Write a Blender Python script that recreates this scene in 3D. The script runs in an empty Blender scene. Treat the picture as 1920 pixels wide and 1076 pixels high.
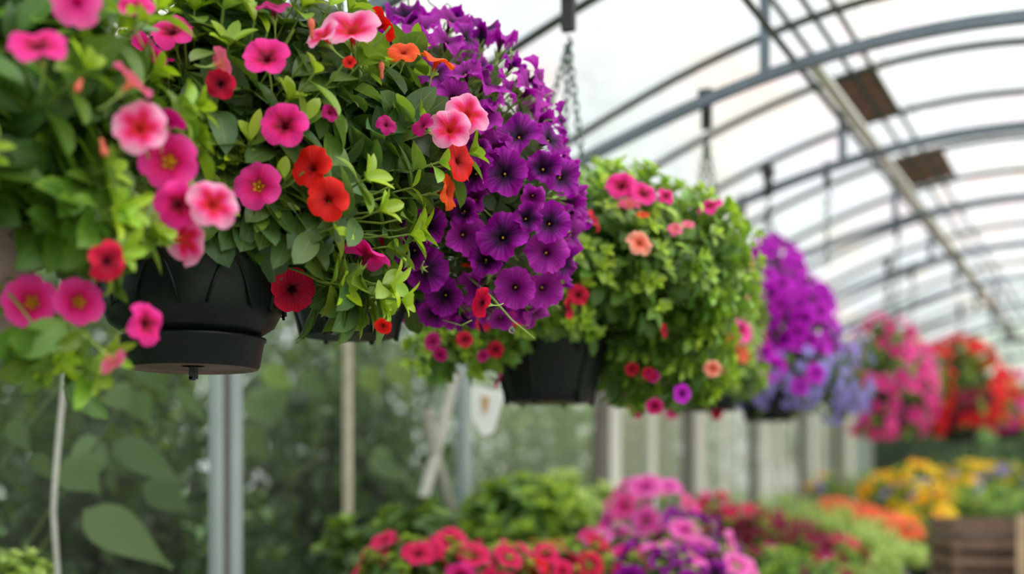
import bpy, math, random
import numpy as np
from mathutils import Vector, Matrix
rnd = random.Random(7)
rng = np.random.default_rng(7)
sc = bpy.context.scene
COL = sc.collection
# ---------------------------------------------------------------- camera frame
FPX = 2200.0; VX = 2100.0; VY = 885.0; CAMZ = 1.25
TH = math.atan((VX - 960) / FPX)
FW = np.array([-math.sin(TH), math.cos(TH), 0.0])
RT = np.array([math.cos(TH), math.sin(TH), 0.0])
UP = np.array([0, 0, 1.0])
CAM = np.array([0, 0, CAMZ])
def W(px, py, z):
    return CAM + z * FW + (px - 960) / FPX * z * RT + (VY - py) / FPX * z * UP
def cvec(r, u, t):            # right, up, toward viewer
    v = r * RT + u * UP - t * FW
    return v / np.linalg.norm(v)
def nrm(v):
    return v / (np.linalg.norm(v) + 1e-12)

cam_d = bpy.data.cameras.new('camera'); cam = bpy.data.objects.new('camera', cam_d); COL.objects.link(cam)
cam.location = CAM
cam.rotation_euler = (math.pi / 2, 0, TH)
cam_d.sensor_width = 36; cam_d.lens = FPX / 1920 * 36
cam_d.shift_y = (VY - 538) / 1920
cam_d.clip_start = 0.05; cam_d.clip_end = 200
cam_d.dof.use_dof = True; cam_d.dof.focus_distance = 2.06; cam_d.dof.aperture_fstop = 1.35
sc.camera = cam

# ---------------------------------------------------------------- materials
def newmat(name):
    m = bpy.data.materials.new(name); m.use_nodes = True
    nt = m.node_tree; nt.nodes.clear()
    out = nt.nodes.new('ShaderNodeOutputMaterial')
    return m, nt, out
def N(nt, t, **kw):
    n = nt.nodes.new(t)
    for k, v in kw.items():
        if k.startswith('i_'):
            n.inputs[k[2:].replace('_', ' ')].default_value = v
        else: setattr(n, k, v)
    return n
def c4(c): return (c[0], c[1], c[2], 1)
def mixc(nt, fac, a, b, mode='MIX'):
    n = nt.nodes.new('ShaderNodeMix'); n.data_type = 'RGBA'; n.blend_type = mode
    for s, v in ((n.inputs[0], fac), (n.inputs[6], a), (n.inputs[7], b)):
        if hasattr(v, 'is_output') or isinstance(v, bpy.types.NodeSocket): nt.links.new(v, s)
        elif isinstance(v, (int, float)): s.default_value = v
        else: s.default_value = c4(v)
    return n.outputs[2]
def math_n(nt, op, a, b=None, clamp=False):
    n = nt.nodes.new('ShaderNodeMath'); n.operation = op; n.use_clamp = clamp
    for i, v in enumerate((a, b)):
        if v is None: continue
        if isinstance(v, bpy.types.NodeSocket): nt.links.new(v, n.inputs[i])
        else: n.inputs[i].default_value = v
    return n.outputs[0]
def plain(name, col, rough=0.5, metal=0.0, noise=0.15, scale=30, bump=0.0, col2=None, spec=0.5):
    m, nt, out = newmat(name)
    p = N(nt, 'ShaderNodeBsdfPrincipled'); p.inputs['Roughness'].default_value = rough; p.inputs['Metallic'].default_value = metal
    p.inputs['Specular IOR Level'].default_value = spec
    tc = N(nt, 'ShaderNodeTexCoord'); nz = N(nt, 'ShaderNodeTexNoise'); nz.inputs['Scale'].default_value = scale; nz.inputs['Detail'].default_value = 5
    nt.links.new(tc.outputs['Object'], nz.inputs['Vector'])
    c2 = col2 or tuple(min(1, c * (1 + noise * 2.5) + noise * .02) for c in col)
    c1 = tuple(c * (1 - noise) for c in col)
    o = mixc(nt, nz.outputs['Fac'], c1, c2)
    nt.links.new(o, p.inputs['Base Color'])
    if bump:
        b = N(nt, 'ShaderNodeBump'); b.inputs['Strength'].default_value = bump; b.inputs['Distance'].default_value = .002
        nt.links.new(nz.outputs['Fac'], b.inputs['Height']); nt.links.new(b.outputs[0], p.inputs['Normal'])
    nt.links.new(p.outputs[0], out.inputs[0])
    return m
def leafmat(name, trans=0.3, rough=0.42, vein=0.35, spec=0.5):
    m, nt, out = newmat(name)
    at = N(nt, 'ShaderNodeAttribute', attribute_name='Col')
    uv = N(nt, 'ShaderNodeUVMap'); sp = N(nt, 'ShaderNodeSeparateXYZ'); nt.links.new(uv.outputs[0], sp.inputs[0])
    d = math_n(nt, 'ABSOLUTE', math_n(nt, 'SUBTRACT', sp.outputs[0], .5))
    mid = math_n(nt, 'SUBTRACT', 1.0, math_n(nt, 'DIVIDE', d, .045), True)
    # side veins
    sv = math_n(nt, 'SINE', math_n(nt, 'MULTIPLY', math_n(nt, 'SUBTRACT', sp.outputs[1], math_n(nt, 'MULTIPLY', d, .55)), 44.0))
    sv = math_n(nt, 'MULTIPLY', math_n(nt, 'SUBTRACT', sv, .8, True), 1.6)
    vf = math_n(nt, 'MULTIPLY', math_n(nt, 'MAXIMUM', mid, sv), vein)
    light = mixc(nt, .75, at.outputs['Color'], (.42, .55, .2))
    tc = N(nt, 'ShaderNodeTexCoord'); nz = N(nt, 'ShaderNodeTexNoise'); nz.inputs['Scale'].default_value = 60; nt.links.new(tc.outputs['Object'], nz.inputs['Vector'])
    base = mixc(nt, vf, at.outputs['Color'], light)
    base = mixc(nt, math_n(nt, 'MULTIPLY', nz.outputs['Fac'], .35), base, mixc(nt, .5, base, (.02, .05, .01)))
    p = N(nt, 'ShaderNodeBsdfPrincipled'); p.inputs['Roughness'].default_value = rough; p.inputs['Specular IOR Level'].default_value = spec
    nt.links.new(base, p.inputs['Base Color'])
    b = N(nt, 'ShaderNodeBump'); b.inputs['Strength'].default_value = .35; b.inputs['Distance'].default_value = .002
    nt.links.new(math_n(nt, 'ADD', vf, math_n(nt, 'MULTIPLY', nz.outputs['Fac'], .3)), b.inputs['Height']); nt.links.new(b.outputs[0], p.inputs['Normal'])
    tr = N(nt, 'ShaderNodeBsdfTranslucent'); nt.links.new(mixc(nt, .3, base, (.5, .75, .02)), tr.inputs[0])
    mx = N(nt, 'ShaderNodeMixShader'); mx.inputs[0].default_value = trans
    nt.links.new(p.outputs[0], mx.inputs[1]); nt.links.new(tr.outputs[0], mx.inputs[2]); nt.links.new(mx.outputs[0], out.inputs[0])
    return m
def petalmat(name, stops, veins=0.25, veincol=(.1, 0, .03), nveins=30, star=0.0, trans=0.35, edge=None):
    """stops: list of (radial position, colour) of the corolla from throat to edge"""
    m, nt, out = newmat(name)
    uv = N(nt, 'ShaderNodeUVMap'); sp = N(nt, 'ShaderNodeSeparateXYZ'); nt.links.new(uv.outputs[0], sp.inputs[0])
    ang, rad = sp.outputs[0], sp.outputs[1]
    tc = N(nt, 'ShaderNodeTexCoord'); nz = N(nt, 'ShaderNodeTexNoise'); nz.inputs['Scale'].default_value = 45; nt.links.new(tc.outputs['Object'], nz.inputs['Vector'])
    r2 = math_n(nt, 'ADD', rad, math_n(nt, 'MULTIPLY', math_n(nt, 'SUBTRACT', nz.outputs['Fac'], .5), .16))
    if star:
        cs = math_n(nt, 'COSINE', math_n(nt, 'MULTIPLY', ang, 2 * math.pi * 5))
        r2 = math_n(nt, 'SUBTRACT', r2, math_n(nt, 'MULTIPLY', cs, star))
    cr = N(nt, 'ShaderNodeValToRGB'); el = cr.color_ramp.elements
    while len(el) < len(stops): el.new(.5)
    for e, (p_, c_) in zip(el, stops): e.position = p_; e.color = c4(c_)
    nt.links.new(r2, cr.inputs[0])
    w = math_n(nt, 'SINE', math_n(nt, 'ADD', math_n(nt, 'MULTIPLY', ang, 2 * math.pi * nveins), math_n(nt, 'MULTIPLY', nz.outputs['Fac'], 4.0)))
    w = math_n(nt, 'MULTIPLY', math_n(nt, 'MAXIMUM', w, 0.0), math_n(nt, 'MULTIPLY', math_n(nt, 'SUBTRACT', 1.15, rad), veins))
    base = mixc(nt, w, cr.outputs[0], veincol)
    d = N(nt, 'ShaderNodeBsdfPrincipled'); d.inputs['Roughness'].default_value = .55; d.inputs['Specular IOR Level'].default_value = .3
    nt.links.new(base, d.inputs['Base Color'])
    b = N(nt, 'ShaderNodeBump'); b.inputs['Strength'].default_value = .6; b.inputs['Distance'].default_value = .003
    nt.links.new(math_n(nt, 'ADD', w, math_n(nt, 'MULTIPLY', nz.outputs['Fac'], .5)), b.inputs['Height']); nt.links.new(b.outputs[0], d.inputs['Normal'])
    tr = N(nt, 'ShaderNodeBsdfTranslucent'); nt.links.new(base, tr.inputs[0])
    mx = N(nt, 'ShaderNodeMixShader'); mx.inputs[0].default_value = trans
    nt.links.new(d.outputs[0], mx.inputs[1]); nt.links.new(tr.outputs[0], mx.inputs[2]); nt.links.new(mx.outputs[0], out.inputs[0])
    return m
def sheet(name, col, transp, rough=.6, stain=None, stscale=1.5, diff=.15):
    """plastic film or clouded glass: part clear, part light-scattering"""
    m, nt, out = newmat(name)
    tc = N(nt, 'ShaderNodeTexCoord'); mp = N(nt, 'ShaderNodeMapping'); mp.inputs['Scale'].default_value = (2.2, .6, 1)
    nz = N(nt, 'ShaderNodeTexNoise'); nz.inputs['Scale'].default_value = stscale; nz.inputs['Detail'].default_value = 6
    nt.links.new(tc.outputs['Object'], mp.inputs[0]); nt.links.new(mp.outputs[0], nz.inputs['Vector'])
    cr = N(nt, 'ShaderNodeValToRGB'); cr.color_ramp.elements[0].position = .50; cr.color_ramp.elements[1].position = .68
    nt.links.new(nz.outputs['Fac'], cr.inputs[0])
    base = mixc(nt, cr.outputs[0], col, stain or tuple(c * .92 for c in col))
    tl = N(nt, 'ShaderNodeBsdfTranslucent'); df = N(nt, 'ShaderNodeBsdfDiffuse'); tp = N(nt, 'ShaderNodeBsdfTransparent')
    nt.links.new(base, tl.inputs[0]); nt.links.new(base, df.inputs[0]); nt.links.new(mixc(nt, .8, (1, 1, 1), base), tp.inputs[0])
    m1 = N(nt, 'ShaderNodeMixShader'); m1.inputs[0].default_value = diff
    nt.links.new(tl.outputs[0], m1.inputs[1]); nt.links.new(df.outputs[0], m1.inputs[2])
    m2 = N(nt, 'ShaderNodeMixShader'); m2.inputs[0].default_value = transp
    nt.links.new(m1.outputs[0], m2.inputs[1]); nt.links.new(tp.outputs[0], m2.inputs[2])
    gl = N(nt, 'ShaderNodeBsdfGlossy'); gl.inputs['Roughness'].default_value = .12
    fr = N(nt, 'ShaderNodeFresnel'); fr.inputs[0].default_value = 1.3
    m3 = N(nt, 'ShaderNodeMixShader'); nt.links.new(math_n(nt, 'MULTIPLY', fr.outputs[0], .5), m3.inputs[0])
    nt.links.new(m2.outputs[0], m3.inputs[1]); nt.links.new(gl.outputs[0], m3.inputs[2])
    nt.links.new(m3.outputs[0], out.inputs[0])
    return m

M = {}
M['leaf'] = leafmat('petunia_leaf')
M['needle'] = leafmat('fine_leaf', trans=.25, vein=.1)
M['outleaf'] = leafmat('broad_leaf', trans=.3, rough=.5)
M['treeleaf'] = leafmat('tree_leaf', trans=.4, rough=.55, vein=.05)
M['stalk'] = plain('green_stalk', (.25, .36, .07), .5)
M['pistil'] = plain('yellow_pistil', (.75, .42, .03), .6)
M['pot'] = plain('dark_green_plastic', (.0022, .0052, .0052), .36, noise=.3, scale=60, bump=.15, spec=.22)
M['potreflect'] = plain('brown_reflection_plastic', (.10, .06, .045), .4, noise=.5, scale=25, bump=.2)  # brownish reflection under the saucer, put into its base colour
M['terra'] = plain('pink_grey_plastic', (.30, .22, .20), .6)
M['soil'] = plain('potting_soil', (.03, .02, .012), .95, noise=.5, scale=200, bump=1)
M['chain'] = plain('galvanised_chain', (.09, .13, .10), .4, .5)
M['black'] = plain('black_plastic', (.012, .012, .014), .45)
M['rib'] = plain('dark_green_tube', (.016, .026, .015), .5, .0, noise=.4, scale=8)
M['chord'] = plain('grey_galvanised_steel', (.13, .16, .19), .42, .3, noise=.15, scale=8)
M['post'] = plain('pale_blue_grey_steel', (.36, .42, .43), .42, .25, noise=.1, scale=6)
M['darkpost'] = plain('weathered_dark_post', (.11, .10, .085), .7, noise=.3)
M['wood'] = plain('pale_timber', (.42, .38, .29), .7, noise=.25, scale=14)
M['palebar'] = plain('pale_plastic_pipe', (.62, .62, .55), .55, noise=.1)
M['crate'] = plain('brown_slat_timber', (.11, .062, .04), .7, noise=.45, scale=18, bump=.5)
M['cratelight'] = plain('tan_timber', (.38, .27, .17), .7, noise=.3, scale=18)
M['mat'] = plain('brown_reed_mat', (.16, .09, .06), .85, noise=.6, scale=9)
M['paper'] = plain('white_card', (.82, .83, .84), .7, noise=.04)
M['tan'] = plain('tan_print', (.55, .34, .16), .7, noise=.1)
M['ribbon'] = plain('white_plastic_strip', (.42, .41, .36), .5, noise=.15)
M['tray'] = plain('grey_staging', (.22, .23, .23), .5, .3, noise=.2)
M['ground'] = plain('gravel_floor', (.16, .15, .13), .9, noise=.4, scale=40, bump=1)
M['grass'] = plain('grass', (.06, .12, .03), .9, noise=.5, scale=12)
M['bark'] = plain('bark', (.07, .05, .035), .9, noise=.4, scale=20, bump=1)
M['roof'] = sheet('clouded_roof_film', (.84, .87, .895), .26, stain=(.93, .84, .74), stscale=1.1)
M['glass'] = sheet('hazy_glass', (.36, .40, .36), .94)
M['film'] = sheet('milky_wall_film', (.52, .52, .45), .42, stain=(.52, .44, .34), stscale=1.4)
P = {}
def pt(name, *a, **k): P[name] = petalmat('petal_' + name, *a, **k)
pt('hot', [(.20, (.16, .0, .02)), (.38, (.50, .0, .05)), (.56, (.88, .003, .23)), (1, (.95, .04, .38))], veins=.45, veincol=(.35, 0, .06), star=.08)
pt('hoty', [(.17, (.80, .42, .01)), (.25, (.45, .01, .02)), (.50, (.90, .004, .22)), (1, (.96, .06, .42))], veins=.35, veincol=(.4, 0, .08), star=.06)
pt('pale', [(.18, (.60, .03, .01)), (.40, (.80, .0, .06)), (.58, (.92, .05, .28)), (1, (.98, .42, .66))], veins=.25, veincol=(.7, .01, .1), star=.13)
pt('magenta', [(.1, (.18, 0, .03)), (.4, (.45, 0, .12)), (1, (.62, .005, .25))], veins=.3)
pt('pinkback', [(.1, (.86, .26, .14)), (.5, (.88, .14, .24)), (1, (.92, .16, .38))], veins=.25, veincol=(.6, .05, .1))
pt('red', [(.16, (.22, .0, .0)), (.38, (.62, .001, .001)), (1, (.92, .012, .006))], veins=.35, veincol=(.3, 0, 0), star=.05)
pt('orange', [(.12, (.50, .03, .0)), (.5, (.90, .07, .002)), (1, (.95, .12, .006))], veins=.45, veincol=(.6, .01, 0))
pt('crimson', [(.16, (.06, .0, .01)), (.38, (.50, 0, .035)), (1, (.88, .002, .065))], veins=.6, veincol=(.12, 0, .02), star=.05)
pt('salmon', [(.16, (.5, .10, .02)), (.38, (.88, .12, .07)), (1, (.96, .44, .32))], veins=.1)
pt('purple', [(.18, (.010, .0, .012)), (.36, (.05, .0, .06)), (.6, (.25, .0, .27)), (1, (.50, .006, .50))], veins=.95, veincol=(.03, 0, .045), nveins=25, star=.07, trans=.4)
pt('plum', [(.14, (.05, .0, .03)), (.4, (.30, .0, .27)), (1, (.60, .03, .56))], veins=.9, veincol=(.10, 0, .10), nveins=30, trans=.4)
pt('violet', [(.16, (.04, .0, .04)), (.32, (.25, .0, .27)), (.55, (.62, .002, .62)), (1, (.74, .02, .78))], veins=.2, veincol=(.1, 0, .12))
pt('lobelia', [(.1, (.5, .5, .7)), (.4, (.30, .24, .70)), (1, (.42, .35, .84))], veins=.1)
pt('pink', [(.16, (.6, .0, .15)), (.5, (.92, .04, .32)), (1, (.96, .14, .46))], veins=.1)
pt('lightpink', [(.14, (.5, .01, .2)), (.5, (.88, .07, .46)), (1, (.95, .22, .62))], veins=.1)
pt('darkred', [(.14, (.04, 0, .01)), (.5, (.18, 0, .025)), (1, (.36, .0, .06))], veins=.2)
pt('rosered', [(.16, (.25, 0, .02)), (.5, (.74, 0, .07)), (1, (.92, .006, .16))], veins=.2)
pt('coral', [(.1, (.8, .1, .02)), (.5, (.97, .14, .05)), (1, (1, .21, .09))], veins=.1)
pt('yellow', [(.12, (.35, .08, 0)), (.4, (.90, .50, .0)), (1, (.95, .66, .0))], veins=.1)
pt('amber', [(.12, (.35, .05, 0)), (.4, (.90, .38, .0)), (1, (.95, .48, .0))], veins=.1)
pt('lilac', [(.1, (.7, .5, .1)), (.4, (.20, .12, .50)), (1, (.38, .26, .72))], veins=.2)
pt('scarlet', [(.14, (.4, 0, .01)), (.5, (.88, .003, .012)), (1, (.96, .03, .035))], veins=.1)

# ---------------------------------------------------------------- mesh helpers
def link_mesh(name, V, F, mat, parent=None, uv=None, col=None, smooth=True, mats=None, midx=None):
    me = bpy.data.meshes.new(name)
    me.from_pydata([tuple(v) for v in V] if not isinstance(V, np.ndarray) else V.tolist(), [], F if isinstance(F, list) else F.tolist())
    if uv is not None:
        l = me.uv_layers.new(name='UVMap')
        vi = np.empty(len(me.loops), int); me.loops.foreach_get('vertex_index', vi)
        l.data.foreach_set('uv', np.asarray(uv, np.float32)[vi].ravel())
    if col is not None:
        a = me.color_attributes.new('Col', 'FLOAT_COLOR', 'POINT')
        cc = np.ones((len(V), 4), np.float32); cc[:, :3] = col
        a.data.foreach_set('color', cc.ravel())
    for mm in (mats or [mat]): me.materials.append(mm)
    if midx is not None: me.polygons.foreach_set('material_index', np.asarray(midx, np.int32))
    if smooth: me.polygons.foreach_set('use_smooth', np.ones(len(me.polygons), bool))
    me.update()
    o = bpy.data.objects.new(name, me); COL.objects.link(o)
    if parent is not None: o.parent = parent
    return o
def thing(name, label, cat, loc, group=None):
    o = bpy.data.objects.new(name, None); o.empty_display_size = .05; COL.objects.link(o)
    o.location = Vector(loc); o['label'] = label; o['category'] = cat
    if group: o['group'] = group
    return o
def tag(o, label, cat, group=None):
    o['label'] = label; o['category'] = cat
    if group: o['group'] = group
    return o
def struct(o): o['kind'] = 'structure'; return o

class MB:
    def __init__(s): s.V = []; s.F = []
    def add(s, V, F):
        b = len(s.V); s.V += [tuple(v) for v in V]; s.F += [tuple(i + b for i in f) for f in F]
    def box(s, lo, hi):
        x0, y0, z0 = lo; x1, y1, z1 = hi
        s.add([(x0,y0,z0),(x1,y0,z0),(x1,y1,z0),(x0,y1,z0),(x0,y0,z1),(x1,y0,z1),(x1,y1,z1),(x0,y1,z1)],
              [(0,3,2,1),(4,5,6,7),(0,1,5,4),(1,2,6,5),(2,3,7,6),(3,0,4,7)])
    def tube(s, pts, r, n=8, cap=True):
        pts = [np.array(p, float) for p in pts]; rs = r if isinstance(r, (list, tuple)) else [r] * len(pts)
        V = []; prev = None
        for i, p in enumerate(pts):
            t = nrm(pts[min(i + 1, len(pts) - 1)] - pts[max(i - 1, 0)])
            if prev is None:
                a = np.array([0, 0, 1.]) if abs(t[2]) < .9 else np.array([1., 0, 0])
                u = nrm(np.cross(t, a))
            else: u = nrm(prev - t * np.dot(prev, t))
            prev = u; v = np.cross(t, u)
            for k in range(n):
                a = 2 * math.pi * k / n; V.append(p + rs[i] * (math.cos(a) * u + math.sin(a) * v))
        F = []
        for i in range(len(pts) - 1):
            for k in range(n):
                F.append((i*n+k, i*n+(k+1)%n, (i+1)*n+(k+1)%n, (i+1)*n+k))
        if cap: F.append(tuple(range(n))[::-1]); F.append(tuple(range((len(pts)-1)*n, len(pts)*n)))
        s.add(V, F)
    def rect(s, pts, side, hw, hh):      # rectangular bar along pts, 'side' the width axis
        V = []; side = np.array(side, float)
        for i, p in enumerate(pts):
            t = nrm(np.array(pts[min(i+1, len(pts)-1)]) - np.array(pts[max(i-1, 0)])); u = nrm(np.cross(t, side))
            for a, b in ((-1,-1),(1,-1),(1,1),(-1,1)): V.append(np.array(p) + a*hw*side + b*hh*u)
        F = []
        for i in range(len(pts)-1):
            for k in range(4): F.append((i*4+k, i*4+(k+1)%4, (i+1)*4+(k+1)%4, (i+1)*4+k))
        F.append((3,2,1,0)); e = (len(pts)-1)*4; F.append((e,e+1,e+2,e+3)); s.add(V, F)
    def lathe(s, prof, n=48, c=(0,0,0)):
        V = []; F = []
        for r, z in prof:
            for k in range(n):
                a = 2*math.pi*k/n; V.append((c[0]+r*math.cos(a), c[1]+r*math.sin(a), c[2]+z))
        for i in range(len(prof)-1):
            for k in range(n): F.append((i*n+k, i*n+(k+1)%n, (i+1)*n+(k+1)%n, (i+1)*n+k))
        s.add(V, F)
    def build(s, name, mat, parent=None, smooth=False): return link_mesh(name, s.V, s.F, mat, parent, smooth=smooth)

# ---------------------------------------------------------------- leaves, vectorised
class Leaves:
    def __init__(s, nt=7, nv=4, shape='ovate'):
        s.nt, s.nv, s.shape = nt, nv, shape; s.rows = []; s.stems = MB(); s.stemcol = []
    def leaf(s, p, d, n, L, w, k, fold, col):
        s.rows.append((*p, *d, *n, L, w, k, fold, *col))
    def stem(s, pts, r, col=(.22, .33, .06), n=5):
        b = len(s.stems.V); s.stems.tube(pts, r, n, False); s.stemcol += [col] * (len(s.stems.V) - b)
    def build(s, name, mat, parent, origin):
        A = np.array(s.rows, float); n = len(A); nt, nv = s.nt, s.nv
        t = np.linspace(0, 1, nt + 1); v = np.linspace(-1, 1, nv + 1)
        T, Vv = np.meshgrid(t, v, indexing='ij'); T = T.ravel(); Vv = Vv.ravel()
        if s.shape == 'ovate': w = np.sin(math.pi * np.clip(T, 0, 1) ** 1.05) ** .62 * (1 - .25 * np.exp(-(T / .2) ** 2)) * .98 + .02 * (1 - T)
        elif s.shape == 'heart': w = np.where(T < .3, np.sin(T / .3 * math.pi / 2) ** .6, np.cos(np.clip((T - .3) / .7, 0, 1) * math.pi / 2) ** 1.35)
        else: w = np.sin(math.pi * np.clip(T, 0, 1) ** .9) ** .6
        pos = A[:, 0:3] - np.array(origin); D = A[:, 3:6]; Nn = A[:, 6:9]
        D = D / np.linalg.norm(D, axis=1, keepdims=True)
        Nn = Nn - D * (Nn * D).sum(1, keepdims=True); Nn /= np.linalg.norm(Nn, axis=1, keepdims=True) + 1e-9
        S = np.cross(D, Nn)
        L = A[:, 9:10]; Wd = A[:, 10:11]; k = A[:, 11:12]; k = np.where(np.abs(k) < .05, .05, k); fo = A[:, 12:13]
        xa = np.sin(k * T[None]) / k * L; za = -(1 - np.cos(k * T[None])) / k * L + fo * Wd * (w * np.abs(Vv) ** 1.3)[None]
        za = za + .04 * Wd * np.sin(T * 9 + Vv * 2)[None]
        sd = Wd * (w * Vv)[None]
        V = pos[:, None] + xa[..., None] * D[:, None] + za[..., None] * Nn[:, None] + sd[..., None] * S[:, None]
        m = (nt + 1) * (nv + 1); V = V.reshape(-1, 3)
        q = np.array([(i*(nv+1)+j, (i+1)*(nv+1)+j, (i+1)*(nv+1)+j+1, i*(nv+1)+j+1) for i in range(nt) for j in range(nv)])
        F = (q[None] + (np.arange(n) * m)[:, None, None]).reshape(-1, 4)
        uv = np.tile(np.stack([Vv * .5 + .5, T], 1), (n, 1)); col = np.repeat(A[:, 13:16], m, 0)
        Fl = F.tolist()
        if s.stems.V:
            b = len(V); V = np.vstack([V, np.array(s.stems.V) - np.array(origin)]); Fl += [tuple(i + b for i in f) for f in s.stems.F]
            uv = np.vstack([uv, np.full((len(s.stems.V), 2), .25)]); col = np.vstack([col, np.array(s.stemcol)])
        return link_mesh(name, V, Fl, mat, parent, uv=uv, col=col)

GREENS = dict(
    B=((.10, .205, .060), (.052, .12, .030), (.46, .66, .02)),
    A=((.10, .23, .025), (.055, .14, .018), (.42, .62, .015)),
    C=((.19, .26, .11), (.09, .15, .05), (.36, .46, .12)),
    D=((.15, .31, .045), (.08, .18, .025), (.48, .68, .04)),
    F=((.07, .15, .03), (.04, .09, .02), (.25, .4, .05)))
def jitter(c, a=.25):
    f = 1 + rnd.uniform(-a, a); return (c[0]*f*(1+rnd.uniform(-a, a)*.5), c[1]*f, c[2]*f*(1+rnd.uniform(-a, a)*.6))
def mixt(a, b, f): return tuple(x*(1-f)+y*f for x, y in zip(a, b))
def rdir():
    v = np.array([rnd.gauss(0, 1) for _ in range(3)]); return nrm(v)

def sprig(LV, root, tip, leafL, leafW, pal, nodes=5, gap=.0, up=.25, tipyoung=True, stemr=.002, lime=0):
    root = np.array(root); tip = np.array(tip); ln = np.linalg.norm(tip - root)
    mid = (root + tip) / 2 + np.array([0, 0, .12 * ln]) + rdir() * .06 * ln
    pts = [(1-t)**2*root + 2*t*(1-t)*mid + t*t*tip for t in np.linspace(0, 1, 7)]
    end = nrm(pts[-1] - pts[-2]); end = nrm(end + np.array([0, 0, up]))
    pts.append(tip + end * leafL * .35)
    LV.stem(pts, [stemr * 1.2] * 4 + [stemr] * 4)
    ph = rnd.uniform(0, math.pi)
    for i in range(nodes):
        f = .38 + .62 * (i + .5) / nodes; x = f * 7; j = min(int(x), 6); p = pts[j] + (pts[j+1] - pts[j]) * (x - j)
        ax = nrm(pts[j+1] - pts[j]); a = nrm(np.cross(ax, np.array([.3, .2, 1.]))); b = np.cross(ax, a)
        young = max(0, (i - nodes * .62) / (nodes * .38)) if tipyoung else 0
        for s_ in (0, math.pi):
            an = ph + i * math.pi / 2 + s_ + rnd.uniform(-.35, .35)
            o = math.cos(an) * a + math.sin(an) * b
            d = nrm(o + ax * rnd.uniform(.25, .7) + rdir() * .2)
            n = nrm(ax * 1.0 - o * .4 + UP * .9 + rdir() * .25)
            L = leafL * rnd.uniform(.75, 1.15) * (1 - .45 * young)
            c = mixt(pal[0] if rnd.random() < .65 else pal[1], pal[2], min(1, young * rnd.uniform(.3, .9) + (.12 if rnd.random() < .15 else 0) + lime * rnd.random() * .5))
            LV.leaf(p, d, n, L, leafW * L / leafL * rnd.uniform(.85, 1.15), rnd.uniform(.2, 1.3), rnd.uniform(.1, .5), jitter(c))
    # rosette of young leaves at the tip
    a = nrm(np.cross(end, np.array([.3, .2, 1.]))); b = np.cross(end, a)
    for q in range(5):
        an = ph + q * 1.26 + rnd.uniform(-.2, .2); o = math.cos(an) * a + math.sin(an) * b
        d = nrm(end * rnd.uniform(.7, 1.5) + o)
        L = leafL * rnd.uniform(.35, .6)
        LV.leaf(pts[-1], d, nrm(end - o * .8), L, leafW * .42 * rnd.uniform(.8, 1.2), rnd.uniform(.1, .7), rnd.uniform(.2, .6), jitter(mixt(pal[0], pal[2], min(1, rnd.uniform(.35, .95) + lime * .3))))

# ---------------------------------------------------------------- blobs
class Blob:      # ellipsoid aligned to right / depth / up
    def __init__(s, px, py, z, rx, ry, rz):
        s.c = W(px, py, z); s.z = z; s.r = np.array([rx * z / FPX, rz, ry * z / FPX])
    def loc(s, p): d = p - s.c; return np.array([d @ RT, d @ FW, d[2]]) / s.r
    def glob(s, q): q = q * s.r; return s.c + q[0]*RT + q[1]*FW + q[2]*UP
    def inside(s, p, f=.97): return np.linalg.norm(s.loc(p)) < f
    def normal(s, p):
        q = s.loc(p) / s.r; return nrm(q[0]*RT + q[1]*FW + q[2]*UP)
    def sample(s):
        q = rdir(); return s.glob(q)
    def ray(s, d):
        o = s.loc(CAM); e = np.array([d @ RT, d @ FW, d[2]]) / s.r
        A = e @ e; B = 2 * o @ e; C = o @ o - 1; D = B*B - 4*A*C
        return None if D < 0 else (-B - math.sqrt(D)) / (2*A)
def hit(blobs, px, py):
    d = W(px, py, 1.) - CAM; best = None
    for b in blobs:
        t = b.ray(d)
        if t is not None and (best is None or t < best[0]): best = (t, b)
    if best is None:
        b = min(blobs, key=lambda b: np.linalg.norm(b.loc(CAM + d * b.z))); p = CAM + d * b.z
        return p, nrm(p - b.c)
    p = CAM + d * best[0]; return p, best[1].normal(p)
def surf(blobs, n, wts=None):
    out = []
    w = wts or [b.r[0]*b.r[1] + b.r[0]*b.r[2] + b.r[1]*b.r[2] for b in blobs]
    while len(out) < n:
        b = rnd.choices(blobs, w)[0]; p = b.sample()
        if any(o is not b and o.inside(p) for o in blobs): continue
        out.append((p, b.normal(p)))
    return out

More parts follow.
